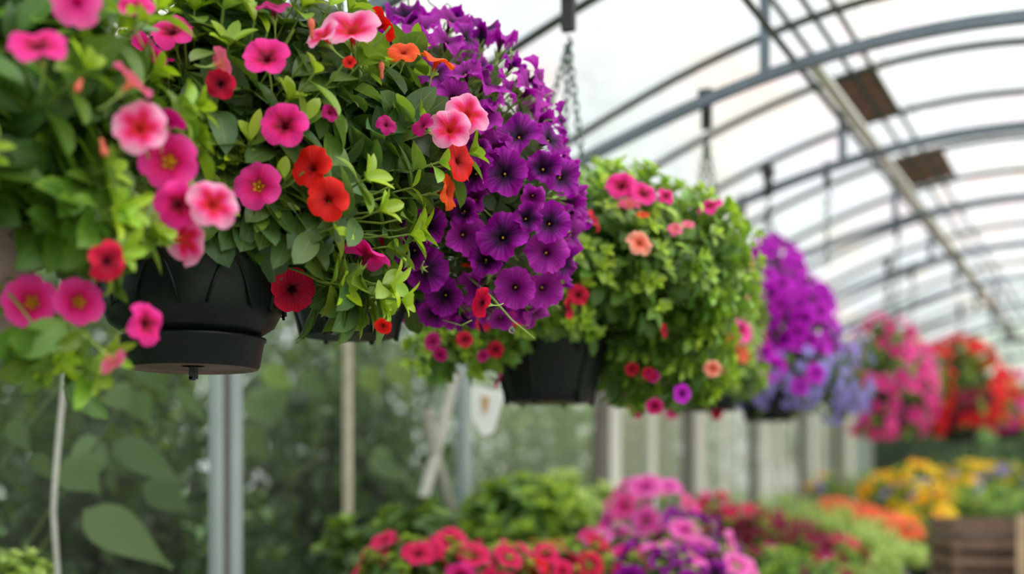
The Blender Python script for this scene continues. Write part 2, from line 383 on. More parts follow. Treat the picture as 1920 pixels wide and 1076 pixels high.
# ---------------------------------------------------------------- flowers
def flower_mesh(name, mat, ruff=.05, frill=.0, notch=.13, depth=.85, tube=.16, recurve=.06, seed=0, nth=45, close=0.0, nr=10):
    r_ = random.Random(seed); ph = [r_.uniform(0, 6.28) for _ in range(6)]
    V = []; uv = []; rings = []
    for i in range(4): s = i / 4; rings.append((.05 + (tube - .05) * s**1.3, -depth + (depth - .25) * s, s * .18))
    for i in range(nr + 1): u = i / nr; rings.append((None, u, .18 + .82 * u))
    for rr in rings:
        for k in range(nth + 1):
            th = 2 * math.pi * k / nth
            if rr[0] is not None: r, z = rr[0], rr[1]
            else:
                u = rr[1]; dn = abs(((th * 5 / (2*math.pi)) + .5) % 1 - .5) * 2
                edge = 1 - notch * math.exp(-(dn / .22) ** 2) + .025 * math.sin(2*th + ph[0])
                R = edge * (1 + frill * .5 * math.sin(17 * th + ph[1]) * u)
                r = tube + (R - tube) * u
                r *= 1 - close * u * .5
                z = -.25 * (1 - u) ** 1.8 - recurve * u ** 3 + close * u * .5
                z += ruff * u * u * math.sin(5 * th + ph[2] * .3) + ruff * .7 * u * u * math.sin(3 * th + ph[3]) + frill * u ** 3 * (math.sin(13 * th + ph[4]) + .7 * math.sin(22 * th + ph[5]))
                z -= .045 * u * math.exp(-((1 - dn) / .16) ** 2) * (1 - u * .5)
                z += .02 * math.exp(-(dn / .15) ** 2) * u
            V.append((r * math.cos(th), r * math.sin(th), z)); uv.append((k / nth, rr[2]))
    F = []; m = nth + 1
    for i in range(len(rings) - 1):
        for k in range(nth): F.append((i*m+k, i*m+k+1, (i+1)*m+k+1, (i+1)*m+k))
    me = bpy.data.meshes.new(name); me.from_pydata(V, [], F); l = me.uv_layers.new(name='UVMap')
    for li, lp in enumerate(me.loops): l.data[li].uv = uv[lp.vertex_index]
    me.polygons.foreach_set('use_smooth', [True] * len(F)); me.materials.append(mat); me.update()
    return me
FM = {}
for k_ in P:
    lst = []
    for s_ in range(3):
        if k_ in ('purple', 'plum'): me = flower_mesh('petal_' + k_, P[k_], .13 + .06 * s_, .06, .10, recurve=.14 * s_ - .02, seed=s_ + 5, nth=66, close=(0, 0, .5)[s_])
        elif k_ == 'orange': me = flower_mesh('petal_' + k_, P[k_], .12, .02, .16, recurve=.2, seed=s_)
        elif k_ in ('lobelia',): me = flower_mesh('petal_' + k_, P[k_], .1, 0, .5, depth=.3, seed=s_, nth=20, nr=3)
        elif k_ in ('yellow', 'amber', 'lilac', 'coral', 'darkred', 'violet', 'pink', 'lightpink', 'rosered', 'scarlet'):
            me = flower_mesh('petal_' + k_, P[k_], .08, 0, .14, seed=s_, nth=30, nr=5, recurve=.1)
        else: me = flower_mesh('petal_' + k_, P[k_], .07 + .03 * s_, .014, .13, recurve=.04 + .09 * s_, seed=s_ + 11)
        lst.append(me)
    FM[k_] = lst
def mb_mesh(mb, name, mat, smooth=True):
    me = bpy.data.meshes.new(name); me.from_pydata(mb.V, [], mb.F); me.materials.append(mat)
    if smooth: me.polygons.foreach_set('use_smooth', [True] * len(mb.F))
    me.update(); return me
_m = MB(); _m.tube([(0,0,-.80),(0,0,-.86),(0,0,-.98),(.02,0,-1.1),(.08,0,-1.4),(.2,0,-1.75),(.38,0,-2.05)], [.085,.10,.09,.05,.038,.036,.036], 8)
for q in range(5):
    a = q * 1.257; _m.tube([(.08*math.cos(a), .08*math.sin(a), -.95), (.14*math.cos(a), .14*math.sin(a), -.75), (.22*math.cos(a), .22*math.sin(a), -.55)], [.03, .035, .008], 5)
STALK = mb_mesh(_m, 'stalk', M['stalk'])
_m = MB(); _m.tube([(0,0,-.55),(0,0,-.36),(0,0,-.30),(0,0,-.27)], [.015,.02,.036,.02], 8)
for q in range(4):
    a = q * 1.57; _m.tube([(.02*math.cos(a), .02*math.sin(a), -.5), (.04*math.cos(a), .04*math.sin(a), -.34), (.042*math.cos(a), .042*math.sin(a), -.31)], [.008, .013, .013], 5)
PISTIL = mb_mesh(_m, 'pistil', M['pistil'])
# bud
_m = MB(); _m.tube([(0,0,-.1),(0,0,.1),(0,0,.5),(0,0,.85),(0,0,1.15),(0,0,1.3)], [.08,.16,.14,.26,.22,.04], 10)
BUD = {k: mb_mesh(_m, 'bud', P[k]) for k in ('pinkback', 'red', 'orange', 'purple', 'plum')}

def face_matrix(p, d, size, spin):
    q = Vector(d).to_track_quat('Z', 'Y')
    return Matrix.Translation(Vector(p)) @ q.to_matrix().to_4x4() @ Matrix.Rotation(spin, 4, 'Z') @ Matrix.Scale(size, 4)
NAMES = dict(hot='hot pink flower with dark crimson throat', hoty='hot pink flower with yellow centre', pale='pale pink flower with red star throat', magenta='deep magenta flower',
    pinkback='salmon pink flower seen from behind', red='bright red flower', orange='orange flower', crimson='crimson flower with dark veins', salmon='salmon flower with pale rim',
    purple='deep purple flower with dark throat', plum='magenta purple frilled flower', violet='violet magenta flower', lobelia='small lavender blue flower', pink='pink flower',
    lightpink='light pink flower', darkred='dark red flower', rosered='rose red flower', coral='coral orange flower', yellow='yellow flower', amber='amber yellow flower', lilac='lilac flower', scarlet='scarlet flower')
def add_flower(parent, org, p, d, diam, kind, detail=True, var=None, sub=None):
    var = rnd.randrange(3) if var is None else var
    o = bpy.data.objects.new('flower', FM[kind][var]); COL.objects.link(o); o.parent = parent
    Mx = face_matrix(p - org, d, diam / 2, rnd.uniform(0, 6.28)); o.matrix_basis = Mx
    o['label'] = NAMES[kind]
    if detail:
        s = bpy.data.objects.new('flower_stalk', STALK); COL.objects.link(s); s.parent = o
        if kind in ('hoty', 'purple', 'plum'):
            s = bpy.data.objects.new('pistil', PISTIL); COL.objects.link(s); s.parent = o
    return o
def add_bud(parent, org, p, d, size, kind):
    o = bpy.data.objects.new('bud', BUD[kind]); COL.objects.link(o); o.parent = parent
    o.matrix_basis = face_matrix(p - org, d, size, 0); return o

X0R = -.60; HR, AR, BR = 1.80, .199, -.0109
X0C = -.477; HC, AC, BC = 1.486, .168, -.009
# ---------------------------------------------------------------- pot, chain
def chain_mesh(a, b, link=.034, r=.0027):
    a = np.array(a); b = np.array(b); L = np.linalg.norm(b - a); n = max(3, int(L / (link * .74)))
    t = nrm(b - a); u = nrm(np.cross(t, np.array([0, 1., .1]))); v = np.cross(t, u); mb = MB()
    for i in range(n):
        c = a + t * (L * (i + .5) / n) + np.array([0, 0, -.0]) ; s = u if i % 2 else v
        V = []; F = []; nn = 10; mm = 5; o = np.cross(t, s)
        for k in range(nn):
            an = 2*math.pi*k/nn; cc = c + t*math.cos(an)*link*.5 + s*math.sin(an)*link*.27; rad = nrm(t*math.cos(an)*.27 + s*math.sin(an)*.5)
            for j in range(mm):
                q = 2*math.pi*j/mm; V.append(cc + r*(math.cos(q)*rad + math.sin(q)*o))
        for k in range(nn):
            for j in range(mm): F.append((k*mm+j, k*mm+(j+1)%mm, ((k+1)%nn)*mm+(j+1)%mm, ((k+1)%nn)*mm+j))
        mb.add(V, F)
    return mb
def make_pot(parent, s, style, mat):
    mb = MB()
    if style == 'bowl':
        mb.lathe([(0,.052),(.09,.052),(.100,.050),(.112,.058),(.138,.075),(.150,.098),(.154,.13),(.157,.20),(.163,.203),(.163,.222),(.155,.222),(.150,.2),(.145,.12),(.1,.065),(0,.06)], 64)
        for k in range(8):     # raised arched brackets round the wall
            a = k * math.pi / 4 + .35; pts = []
            for q in range(9):
                f = q / 8 - .5; aa = a + f * .5; zz = .175 - 1.3 * f * f * .25; pts.append((.1565*math.cos(aa), .1565*math.sin(aa), zz))
            mb.tube([(.153*math.cos(a-.25), .153*math.sin(a-.25), .10)] + pts + [(.153*math.cos(a+.25), .153*math.sin(a+.25), .10)], .0028, 5)
    else:
        mb.lathe([(0,.002),(.10,.002),(.106,.004),(.112,.03),(.135,.10),(.152,.165),(.152,.19),(.160,.192),(.160,.212),(.150,.212),(.145,.18),(.105,.03),(0,.02)], 56)
        for k in range(6):
            a = k * math.pi / 3 - math.pi/2 + .1; pts = [(r*math.cos(a), r*math.sin(a), z) for r, z in ((.108,-.004),(.114,.03),(.136,.10),(.154,.165),(.158,.195))]
            mb.tube(pts, .006, 6)
    V = [(x*s, y*s, z*s) for x, y, z in mb.V]
    pot = link_mesh('pot', V, mb.F, mat, parent)
    if style == 'bowl':
        sm = MB(); sm.lathe([(.020,.006),(.045,.004),(.05,.0065),(.075,.004),(.08,.007),(.098,.003),(.104,.0),(.109,.001)], 64)
        link_mesh('saucer_base', [(x*s, y*s, z*s) for x, y, z in sm.V], sm.F, M['potreflect'], parent)
        sm = MB(); sm.lathe([(.109,.001),(.113,.006),(.120,.046),(.124,.050),(.124,.054),(.117,.054),(.110,.012),(0,.008)], 64)
        link_mesh('saucer', [(x*s, y*s, z*s) for x, y, z in sm.V], sm.F, mat, parent)
        tb = MB(); tb.box((-.006,-.004,-.016), (.008,.004,.005)); tb.box((-.006,-.004,-.018), (.002,.004,-.012))
        link_mesh('drain_tab', [(x*s, y*s, z*s) for x, y, z in tb.V], tb.F, M['black'], parent, smooth=False)
    so = MB(); so.lathe([(0,.20),(.08,.203),(.149,.195)], 32)
    link_mesh('soil', [(x*s, y*s, z*s) for x, y, z in so.V], so.F, M['soil'], parent)
    return pot
def hanger(t, org, s, hook, bracket=True, link=.034):
    hk = np.array(hook) - org
    if bracket:
        mb = MB(); mb.box((hk[0]-.018, hk[1]-.012, hk[2]-.015), (hk[0]+.018, hk[1]+.012, hk[2]+.085))
        mb.box((hk[0]-.026, hk[1]-.03, hk[2]+.085), (hk[0]+.026, hk[1]+.03, hk[2]+.13))
        mb.tube([hk+(0,0,-.03), hk+(.012,0,-.05), hk+(0,0,-.07), hk+(-.014,0,-.055)], .004, 6)
        mb.build('hook', M['black'], t)
        if abs(org[1] - 2.9) < .15:
            a0 = np.array([hook[0], 2.60, CAMZ + HC - AC*(hook[0]-X0C)**2 - BC*(hook[0]-X0C)**4]) - org
            mb = MB(); mb.tube([hk + (0, 0, .12), (hk + (0, 0, .16) + a0) / 2, a0], .009, 8); mb.build('hanger_arm', M['black'], t, True)
    for k in range(3):
        a = math.radians(200 + 120 * k) + TH
        rim = np.array([.16*s*math.cos(a), .16*s*math.sin(a), .21*s])
        c = chain_mesh(hk + (0, 0, -.05), rim, link); c.build('chain', M['chain'], t, True)

def basket(label, px, pybot, z, s, style, blobs, pal, leafL, leafW, nspr, flowers, fill=(), buds=(), hookz=1.34, hookdx=0.0, res=(7, 4), potmat=None, detail=True,
           lmat='leaf', shape='ovate', ncore=300, coreL=None, nodes=5, off=.035, bracket=True, hookdy=0.0, hang=True, root_f=.35, stemr=.002, core_w=None, group='hanging flower baskets'):
    org = W(px, pybot, z); t = thing('hanging_basket', label, 'hanging basket', org, group)
    make_pot(t, s, style, potmat or M['pot'])
    if hang: hanger(t, org, s, (org[0] + hookdx, org[1] + hookdy, CAMZ + hookz), bracket)
    LV = Leaves(*res, shape); LC = Leaves(4, 2, 'ovate') if shape == 'needle' else LV
    top = org + (0, 0, .2 * s)
    fl = []
    for f in flowers:
        p, n = hit(blobs, f[0], f[1]); d = cvec(*f[4]) if f[4] is not None else nrm(n + rdir() * .3)
        p = p - nrm(p - CAM) * off * 1.3
        zz = (p - CAM) @ FW
        fl.append((p, d, f[2] * zz / FPX, f[3], f[5] if len(f) > 5 else None))
    for kind, cnt, dm, mind, where in fill:
        tries = 0; k = 0
        while k < cnt and tries < cnt * 30:
            tries += 1; (p, n), = surf(blobs, 1)
            if where == 'back' and n @ (-FW) > .25: continue
            if where == 'all' and n @ FW > .75 and rnd.random() < .6: continue
            if callable(where) and not where(p, n): continue
            if n[2] < -.75: continue
            if any(np.linalg.norm(p - q[0]) < mind for q in fl): continue
            fl.append((p + n * off * .8, nrm(n * 1.0 + rdir() * .35 + UP * .1), dm * rnd.uniform(.85, 1.15), rnd.choice(kind) if isinstance(kind, (list, tuple)) else kind, None)); k += 1
    for (p, d, dm, kd, var) in fl: add_flower(t, org, p, d, dm, kd, detail, var)
    fpos = np.array([q[0] for q in fl]) if fl else np.zeros((0, 3)); frad = np.array([q[2] for q in fl]) * .5
    def covers(p):          # a leaf right in front of an open flower
        if not len(fpos): return False
        d = np.linalg.norm(fpos - p, axis=1); return (d < frad * .9).any()
    for p, n in surf(blobs, nspr):
        if n[2] < -.85: continue
        p = p + n * rnd.uniform(-.03, .012)
        if covers(p): p = p - n * .03
        b = min(blobs, key=lambda b: np.linalg.norm(b.loc(p)))
        root = top * (1 - .0) + (b.c - top) * root_f + (p - b.c) * rnd.uniform(.15, .4)
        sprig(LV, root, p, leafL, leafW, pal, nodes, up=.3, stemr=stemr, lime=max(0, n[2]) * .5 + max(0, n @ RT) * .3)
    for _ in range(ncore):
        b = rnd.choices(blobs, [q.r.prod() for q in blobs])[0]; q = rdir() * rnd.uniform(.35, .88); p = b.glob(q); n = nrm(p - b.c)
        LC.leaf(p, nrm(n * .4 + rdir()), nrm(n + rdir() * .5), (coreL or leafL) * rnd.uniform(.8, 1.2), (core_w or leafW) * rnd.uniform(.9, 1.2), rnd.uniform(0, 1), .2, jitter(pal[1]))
    # flower stalk feeders are the sprigs; foliage is one mesh of leaves and stems
    if len(fl):
        fd = np.array([q[1] for q in fl])
        for X_ in {id(LV): LV, id(LC): LC}.values():
            A_ = np.array(X_.rows); cen = A_[:, 0:3] + A_[:, 3:6] * A_[:, 9:10] * .5
            keep = np.ones(len(A_), bool)
            for fp, fdir, rr in zip(fpos, fd, frad):
                v_ = cen - fp; h_ = v_ @ fdir; lat = np.linalg.norm(v_ - h_[:, None] * fdir, axis=1)
                keep &= ~((h_ > -.05) & (h_ < .16) & (lat < rr + A_[:, 9] * .22))
            X_.rows = [X_.rows[i] for i in np.nonzero(keep)[0]]
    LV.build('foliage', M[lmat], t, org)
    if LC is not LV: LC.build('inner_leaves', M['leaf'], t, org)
    for (bx, by, sz, kd, dv) in buds:
        p, n = hit(blobs, bx, by); add_bud(t, org, p - FW * off, cvec(*dv), sz, kd)
    return t, org

#SECTION_BASKETS
# A : nearest, at the left edge
bl = [Blob(55, 215, 1.62, 265, 255, .20), Blob(-60, 380, 1.6, 170, 110, .18), Blob(105, 650, 1.55, 70, 45, .05), Blob(190, 430, 1.55, 95, 70, .07)]
basket('nearest blurred basket at left edge, pink petunias over pale pot', -105, 655, 1.6, .78, 'plain', bl, GREENS['A'], .080, .020, 95,
    [(70,78,112,'hot',(.1,.55,.6)),(140,2,100,'pink',(0,-.2,.7)),(250,8,85,'hot',(.1,.5,.5)),(252,148,88,'pinkback',(.5,.6,-.1)),(262,235,104,'pale',(.2,.15,.95)),
     (315,300,112,'hoty',(.1,.0,1)),(337,385,92,'hot',(.35,-.3,.8)),(402,380,98,'pale',(.5,.15,.85)),(55,565,108,'hoty',(0,.05,1)),(148,565,92,'hoty',(.35,.0,.95)),(279,606,84,'hot',(.85,.1,.5)),
     (205,492,78,'crimson',(.6,-.3,.5)),(213,680,62,'pinkback',(.7,-.7,.1)),(318,222,66,'magenta',(.2,.9,-.3))],
    fill=[(['hot','pink','pale'],10,.07,.09,'back')], buds=[(30,330,.016,'pinkback',(-.1,.9,.2)),(190,185,.018,'pinkback',(0,-.6,.5)),(225,290,.02,'pinkback',(.3,-.8,.3))],
    potmat=M['terra'], hookz=1.34, ncore=500, bracket=True, off=.07)

# B : pink and red, in near focus
bl = [Blob(500, 215, 2.06, 255, 235, .23), Blob(560, 420, 2.04, 190, 120, .17), Blob(720, 270, 2.14, 130, 190, .13), Blob(430, 400, 2.02, 130, 105, .17), Blob(660, 560, 1.96, 75, 50, .06)]
basket('sharp leafy basket with pink, red and orange petunias in dark bowl pot', 362, 693, 2.02, 1.0, 'bowl', bl, GREENS['B'], .096, .025, 165,
    [(320,52,88,'hot',(0,.5,.75)),(289,108,72,'magenta',(.1,.9,.45)),(420,118,62,'pinkback',(.5,.3,-.4)),(412,156,58,'crimson',(0,-.1,.8)),(499,103,90,'hot',(.05,.42,.9)),
     (532,231,92,'hot',(0,.2,.95)),(658,47,112,'pale',(0,.55,.75)),(603,62,70,'pale',(-.4,.5,.6)),(482,346,92,'hoty',(0,.1,1)),(582,311,84,'red',(-.3,.15,.9)),(615,372,82,'red',(.1,-.05,1)),
     (550,545,86,'crimson',(.35,-.35,.75)),(757,92,66,'orange',(.1,.5,.6)),(822,106,74,'orange',(.3,.75,.2)),(880,208,88,'pale',(.35,.3,.8)),(843,238,84,'pale',(0,.25,.95)),(866,300,82,'red',(.7,.1,.5)),
     (846,360,70,'orange',(.9,0,.3)),(718,612,34,'red',(-.1,-.5,.7)),(899,566,58,'crimson',(-.6,.1,.5)),(655,116,26,'red',(0,.2,.8)),(512,8,70,'magenta',(0,.7,.4)),(725,232,40,'magenta',(.2,.2,.6)),
     (620,210,34,'magenta',(.3,.1,.5)),(790,232,50,'magenta',(-.5,.3,.6))],
    fill=[(['hot','red','pale'],16,.075,.10,'back')], off=.05,
    buds=[(595,92,.022,'pinkback',(0,.95,.2)),(722,165,.020,'pinkback',(0,.95,.2)),(395,315,.014,'pinkback',(-.1,.6,.5)),(445,500,.016,'pinkback',(.2,-.6,.5))],
    ncore=500, bracket=True, res=(8, 4))

# C : purple
def right_side(p, n): return n @ RT > -.35 and n @ FW < .8
bl = [Blob(815, 335, 2.46, 245, 280, .25), Blob(950, 400, 2.42, 135, 200, .19), Blob(800, 200, 2.46, 150, 160, .16)]
t_c, org_c = basket('tall mound of frilly deep purple petunias in sharp focus', 655, 634, 2.46, .90, 'plain', bl, GREENS['C'], .032, .0022, 420,
    [(878,66,66,'purple',(.7,.35,.5)),(790,48,74,'plum',(-.2,.6,.6)),(838,72,70,'plum',(.2,.6,.6)),(915,150,74,'plum',(.5,.6,.4)),(962,118,60,'purple',(.5,.85,.1)),(955,160,66,'plum',(.7,.3,.2)),(905,218,80,'plum',(.2,.5,.7)),
     (945,322,92,'purple',(-.1,.05,1)),(1020,312,92,'purple',(.1,.15,1)),(1056,330,76,'purple',(.5,.05,.8)),(972,248,86,'purple',(-.1,.45,.8)),(1036,258,76,'purple',(.65,.35,.5)),(1086,350,66,'plum',(.9,.3,.2)),
     (890,280,84,'purple',(-.2,.4,.8)),(885,322,88,'purple',(-.5,.1,.8)),(868,395,76,'purple',(-.2,-.1,.8)),(940,440,96,'purple',(-.2,.2,1)),(912,484,92,'purple',(.05,.05,1)),(1032,416,80,'purple',(.15,.1,1)),(990,408,76,'purple',(.3,0,.8)),
     (1027,472,84,'plum',(.2,-.05,1)),(1080,440,74,'plum',(.85,0,.45)),(1088,395,66,'plum',(.95,.2,.2)),(801,506,86,'purple',(.15,.1,-1),0),(832,556,76,'purple',(-.2,-.3,.7)),(965,540,80,'plum',(-.1,-.2,.8)),
     (1022,543,78,'plum',(.4,-.4,.7)),(1008,592,64,'plum',(.7,-.6,.3)),(740,420,80,'purple',(-.3,.0,.8)),(770,470,80,'purple',(-.5,-.2,.8)),(873,605,62,'purple',(.3,-.8,.2)),(812,590,62,'purple',(-.1,-.6,.6)),
     (740,500,70,'purple',(-.5,0,.7)),(920,195,70,'plum',(-.2,.7,.5)),(870,130,70,'plum',(-.2,.6,.6)),(1062,280,60,'plum',(.8,.4,.2)),(1000,370,66,'plum',(.1,-.5,.8)),(800,420,80,'purple',(0,.2,.8)),(940,600,50,'plum',(.1,-.6,.5)),(905,120,60,'purple',(.4,.6,.4))],
    fill=[('purple',34,.085,.058,'all'),('plum',62,.085,.052,'all')], lmat='needle', shape='needle', res=(3, 1), ncore=1500, coreL=.06, nodes=11, off=.02, core_w=.017, bracket=False, hookdy=-.1, stemr=.0011,
    buds=[(868,500,.024,'orange',(.95,-.1,.2)),(900,610,.016,'plum',(.3,-.8,.3)),(985,602,.014,'plum',(.6,-.6,.1))])
# trailing tendril with a drop, and curled wire hanger of the purple basket
def px_pts(lst, org): return [W(a, b, c) - org for a, b, c in lst]
mb = MB(); mb.tube(px_pts([(880,520,2.3),(925,560,2.28),(960,600,2.27),(985,620,2.27),(1003,635,2.27)], org_c), [.0025,.002,.0015,.0012,.001], 6)
mb.tube(px_pts([(830,600,2.3),(865,610,2.28),(885,600,2.28)], org_c), .001, 5); mb.build('tendril', M['stalk'], t_c, True)
mb = MB(); c0 = W(960, 619, 2.27) - org_c
mb.lathe([(0,-.006),(.003,-.0055),(.0055,-.002),(.0055,.001),(.003,.006),(.0,.010)], 16, c0)
dm, nt, out = newmat('water_drop'); g = N(nt, 'ShaderNodeBsdfGlass'); g.inputs['IOR'].default_value = 1.33; nt.links.new(g.outputs[0], out.inputs[0]); mb.build('water_drop', dm, t_c, True)
mb = MB(); pts = [(790,-30,2.4),(805,5,2.4),(822,18,2.4),(838,22,2.4),(845,12,2.4),(838,6,2.4),(832,14,2.4),(838,30,2.4),(843,48,2.4)]
mb.tube(px_pts(pts, org_c), .0013, 6); mb.tube(px_pts([(765,-30,2.4),(766,10,2.4),(760,60,2.4)], org_c), .0018, 6); mb.build('curled_wire', M['chain'], t_c, True)

# D : green mound
bl = [Blob(1140, 500, 3.22, 245, 165, .36), Blob(1290, 520, 3.3, 115, 135, .25), Blob(1020, 560, 3.15, 150, 110, .25), Blob(860, 650, 3.05, 75, 62, .12), Blob(1260, 665, 3.3, 115, 75, .2), Blob(1250, 735, 3.3, 85, 38, .12)]
basket('leafy green mound with few pink flowers, between purple baskets', 1030, 757, 3.22, 1.08, 'plain', bl, GREENS['D'], .062, .0165, 520,
    [(1165,345,62,'hot',(-.1,.4,.8)),(1208,360,56,'hot',(.2,.4,.6)),(1250,366,36,'hot',(.3,.3,.7)),(1329,383,50,'hot',(-.4,.7,.5)),(1118,412,42,'crimson',(.7,.3,.3)),(1201,453,54,'salmon',(.3,.35,.85)),(1180,378,44,'pinkback',(0,.7,-.2)),
     (1266,428,30,'pinkback',(0,.3,.6)),(1290,420,28,'pinkback',(0,.5,.4)),(1205,400,26,'orange',(0,.5,.4)),(1085,552,40,'crimson',(.1,.1,.9)),(1068,577,44,'crimson',(.8,0,.3)),(1248,620,26,'crimson',(.6,0,.4)),
     (929,655,32,'crimson',(0,.0,1)),(871,636,32,'crimson',(0,.1,1)),(810,640,38,'magenta',(-.4,.1,.6)),(905,667,26,'magenta',(-.3,.1,.6)),(905,605,34,'crimson',(.2,.2,.7)),(970,595,34,'crimson',(.5,.3,.5)),(825,665,30,'magenta',(-.2,-.3,.6)),(1225,705,26,'magenta',(0,.1,.8)),
     (1185,692,26,'crimson',(.1,-.1,.8)),(1228,762,34,'hot',(.1,-.2,.9)),(1280,738,38,'violet',(.3,0,.9)),(1337,690,36,'salmon',(.1,.2,.9)),(1215,700,24,'crimson',(0,0,1))],
    fill=[(['hot','crimson'],14,.055,.12,'back')], hookz=1.24, hookdx=.03, hookdy=.06, ncore=1300, off=.055, res=(5, 4))
# E
bl = [Blob(1325, 600, 4.4, 95, 165, .28), Blob(1300, 700, 4.35, 130, 60, .2)]
basket('green basket behind the leafy mound, red blooms trailing low', 1325, 771, 4.4, .95, 'plain', bl, GREENS['D'], .060, .016, 230,
    [(1395,620,50,'pink',(.5,.2,.7)),(1400,560,44,'pinkback',(.8,.2,.4)),(1372,640,30,'coral',(.1,.1,.8)),(1395,665,34,'coral',(.5,0,.6)),(1260,775,26,'pink',(0,-.3,.8)),(1305,745,26,'crimson',(.2,0,.8)),(1360,700,28,'crimson',(.5,0,.5)),(1345,775,26,'crimson',(.2,-.3,.8)),
     (1410,490,34,'amber',(.8,.2,.4))], fill=[(['crimson','pink'],14,.06,.1,'back')], hookz=1.30, ncore=400, off=.05, res=(4, 2), detail=False)
# F : violet with lavender lobelia
bl = [Blob(1445, 560, 5.5, 58, 108, .22), Blob(1500, 620, 5.5, 60, 95, .2), Blob(1480, 715, 5.5, 112, 78, .26), Blob(1580, 710, 5.6, 45, 85, .18)]
def upper(p, n): return (p - CAM) @ UP / ((p - CAM) @ FW) > (VY - 665) / FPX and (p - CAM) @ RT / ((p - CAM) @ FW) < (1565 - 960) / FPX and n @ FW < .8
def lower(p, n): return not upper(p, n) and n @ FW < .6
basket('violet magenta petunias spilling over small lavender lobelia', 1440, 790, 5.5, 1.0, 'plain', bl, GREENS['F'], .05, .013, 190,
    [(1412,690,56,'violet',(-.2,0,.9)),(1450,690,56,'violet',(.1,-.1,.9)),(1530,700,40,'violet',(.2,0,.9)),(1500,725,36,'violet',(0,-.2,.9)),(1430,665,50,'violet',(0,0,1)),(1405,475,46,'violet',(-.3,.4,.6))],
    fill=[('violet',110,.095,.060,upper),('lobelia',98,.062,.036,lower)], hookz=1.30, ncore=900, off=.03, res=(4, 2), detail=False)
# G
bl = [Blob(1655, 690, 7.9, 68, 95, .3), Blob(1700, 730, 8.0, 52, 90, .28), Blob(1640, 790, 7.9, 45, 35, .15)]
basket('pink petunia ball with green middle beside violet basket', 1665, 800, 7.9, 1.05, 'plain', bl, GREENS['D'], .06, .017, 130, [],
    fill=[('pink',85,.11,.078,lambda p, n: n @ RT > .1 or n[2] < -.2 or n[2] > .75),('hot',14,.085,.09,lambda p, n: n @ RT < .2 and n @ FW < .5)], hookz=1.32, ncore=700, off=.03, res=(3, 2), detail=False)
# H
bl = [Blob(1795, 725, 10.2, 82, 92, .36), Blob(1745, 730, 10.1, 40, 85, .25)]
basket('red geranium ball with round green patch, far down the row', 1800, 830, 10.2, 1.2, 'plain', bl, GREENS['D'], .06, .02, 160, [],
    fill=[('scarlet',85,.12,.08,lambda p, n: n @ RT > .45 or n[2] > .5 or (n[2] < -.3 and n @ RT > -.1)),('darkred',40,.11,.08,lambda p, n: n[2] < -.15 and n @ RT < .35),('hot',35,.11,.09,lambda p, n: n @ RT < -.35)], hookz=1.34, ncore=500, off=.03, res=(3, 2), detail=False)
# I
bl = [Blob(1892, 755, 12.5, 45, 62, .3)]
basket('farthest basket, coral and pink flowers at right edge', 1892, 825, 12.5, 1.1, 'plain', bl, GREENS['D'], .06, .02, 90, [],
    fill=[(['scarlet','coral','pink'],70,.12,.08,'all')], hookz=1.36, ncore=120, off=.03, res=(3, 2), detail=False)

#SECTION_STRUCTURE
XL = -2.70; XR = 1.62; Y0 = -1.2; Y1 = 15.0
def zr(x): d = x - X0R; return CAMZ + HR - AR*d*d - BR*d**4
def zc(x): d = x - X0C; return CAMZ + HC - AC*d*d - BC*d**4
xs = np.linspace(XL, XR, 41)
tn = [0]
def trim(mb, mat, smooth=False, label=None):
    tn[0] += 1; o = mb.build('trim_%d' % tn[0], mat, None, smooth); struct(o)
    if label: o['label'] = label
    return o
k = 1.283
ribY = [2.869*k, 3.559*k, 4.129*k, 4.686*k, 5.321*k, 5.918*k]
ribY = [ribY[0] - .9*i for i in (4, 3, 2, 1)] + ribY + [ribY[-1] + .82 * i for i in range(1, 9)]
for y in ribY:
    if y > Y1 - .1: continue
    mb = MB(); mb.tube([(x, y, zr(x)) for x in xs], .0165, 10); trim(mb, M['rib'], True, 'dark green roof rib')
chY = [.1, 1.35, 2.60, 4.15, 5.474, 6.9, 8.3, 9.7, 11.1, 12.5, 13.9]
for i, y in enumerate(chY):
    mb = MB(); mb.rect([(x, y, zc(x)) for x in xs], (0, 1, 0), .017, .019)
    for xv in (-1.13, .2, -2.1): mb.box((xv-.017, y-.012, zc(xv)), (xv+.017, y+.012, zr(xv)))
    trim(mb, M['chord'], False, 'grey lower truss arch with upright struts')
# lengthwise pipes
def runx(x, z, r, mat, y0=Y0, y1=Y1): mb = MB(); mb.tube([(x, y0, z), (x, y1, z)], r, 8); return trim(mb, mat, True)
for x in (-.955, -1.04, -1.13): runx(x, zr(x) - .02, .011, M['rib'])
runx(-.895, zr(-.895) - .012, .0025, M['chain'])
runx(-1.03, zc(-1.03) + .03, .012, M['rib'])
mb = MB(); mb.box((-1.00, 4.15, zc(-1.0) + .012), (-.955, Y1, zc(-1.0) + .03)); trim(mb, M['palebar'])
for x in (.4, 1.1): runx(x, zr(x) - .02, .011, M['rib'])
runx(XL, CAMZ + 1.1, .02, M['chord'])
# brown mats lying on the pipes
for i, (xa, xb, ya, yb, lb) in enumerate(((-1.19, -.955, ribY[6], ribY[7], 'brown reed mat on roof pipes, nearer of the two'), (-1.16, -.87, ribY[8] - .02, ribY[9] - .1, 'brown reed mat on roof pipes, farther smaller one'))):
    mb = MB(); n_ = 9
    for q in range(n_):
        x_a = xa + (xb - xa) * q / n_; mb.box((x_a + .001, ya, zr(x_a) - .004), (x_a + (xb - xa) / n_ - .001, yb, zr(x_a) + .006))
    tag(mb.build('reed_mat', M['mat']), lb, 'mat', 'reed mats under the roof')
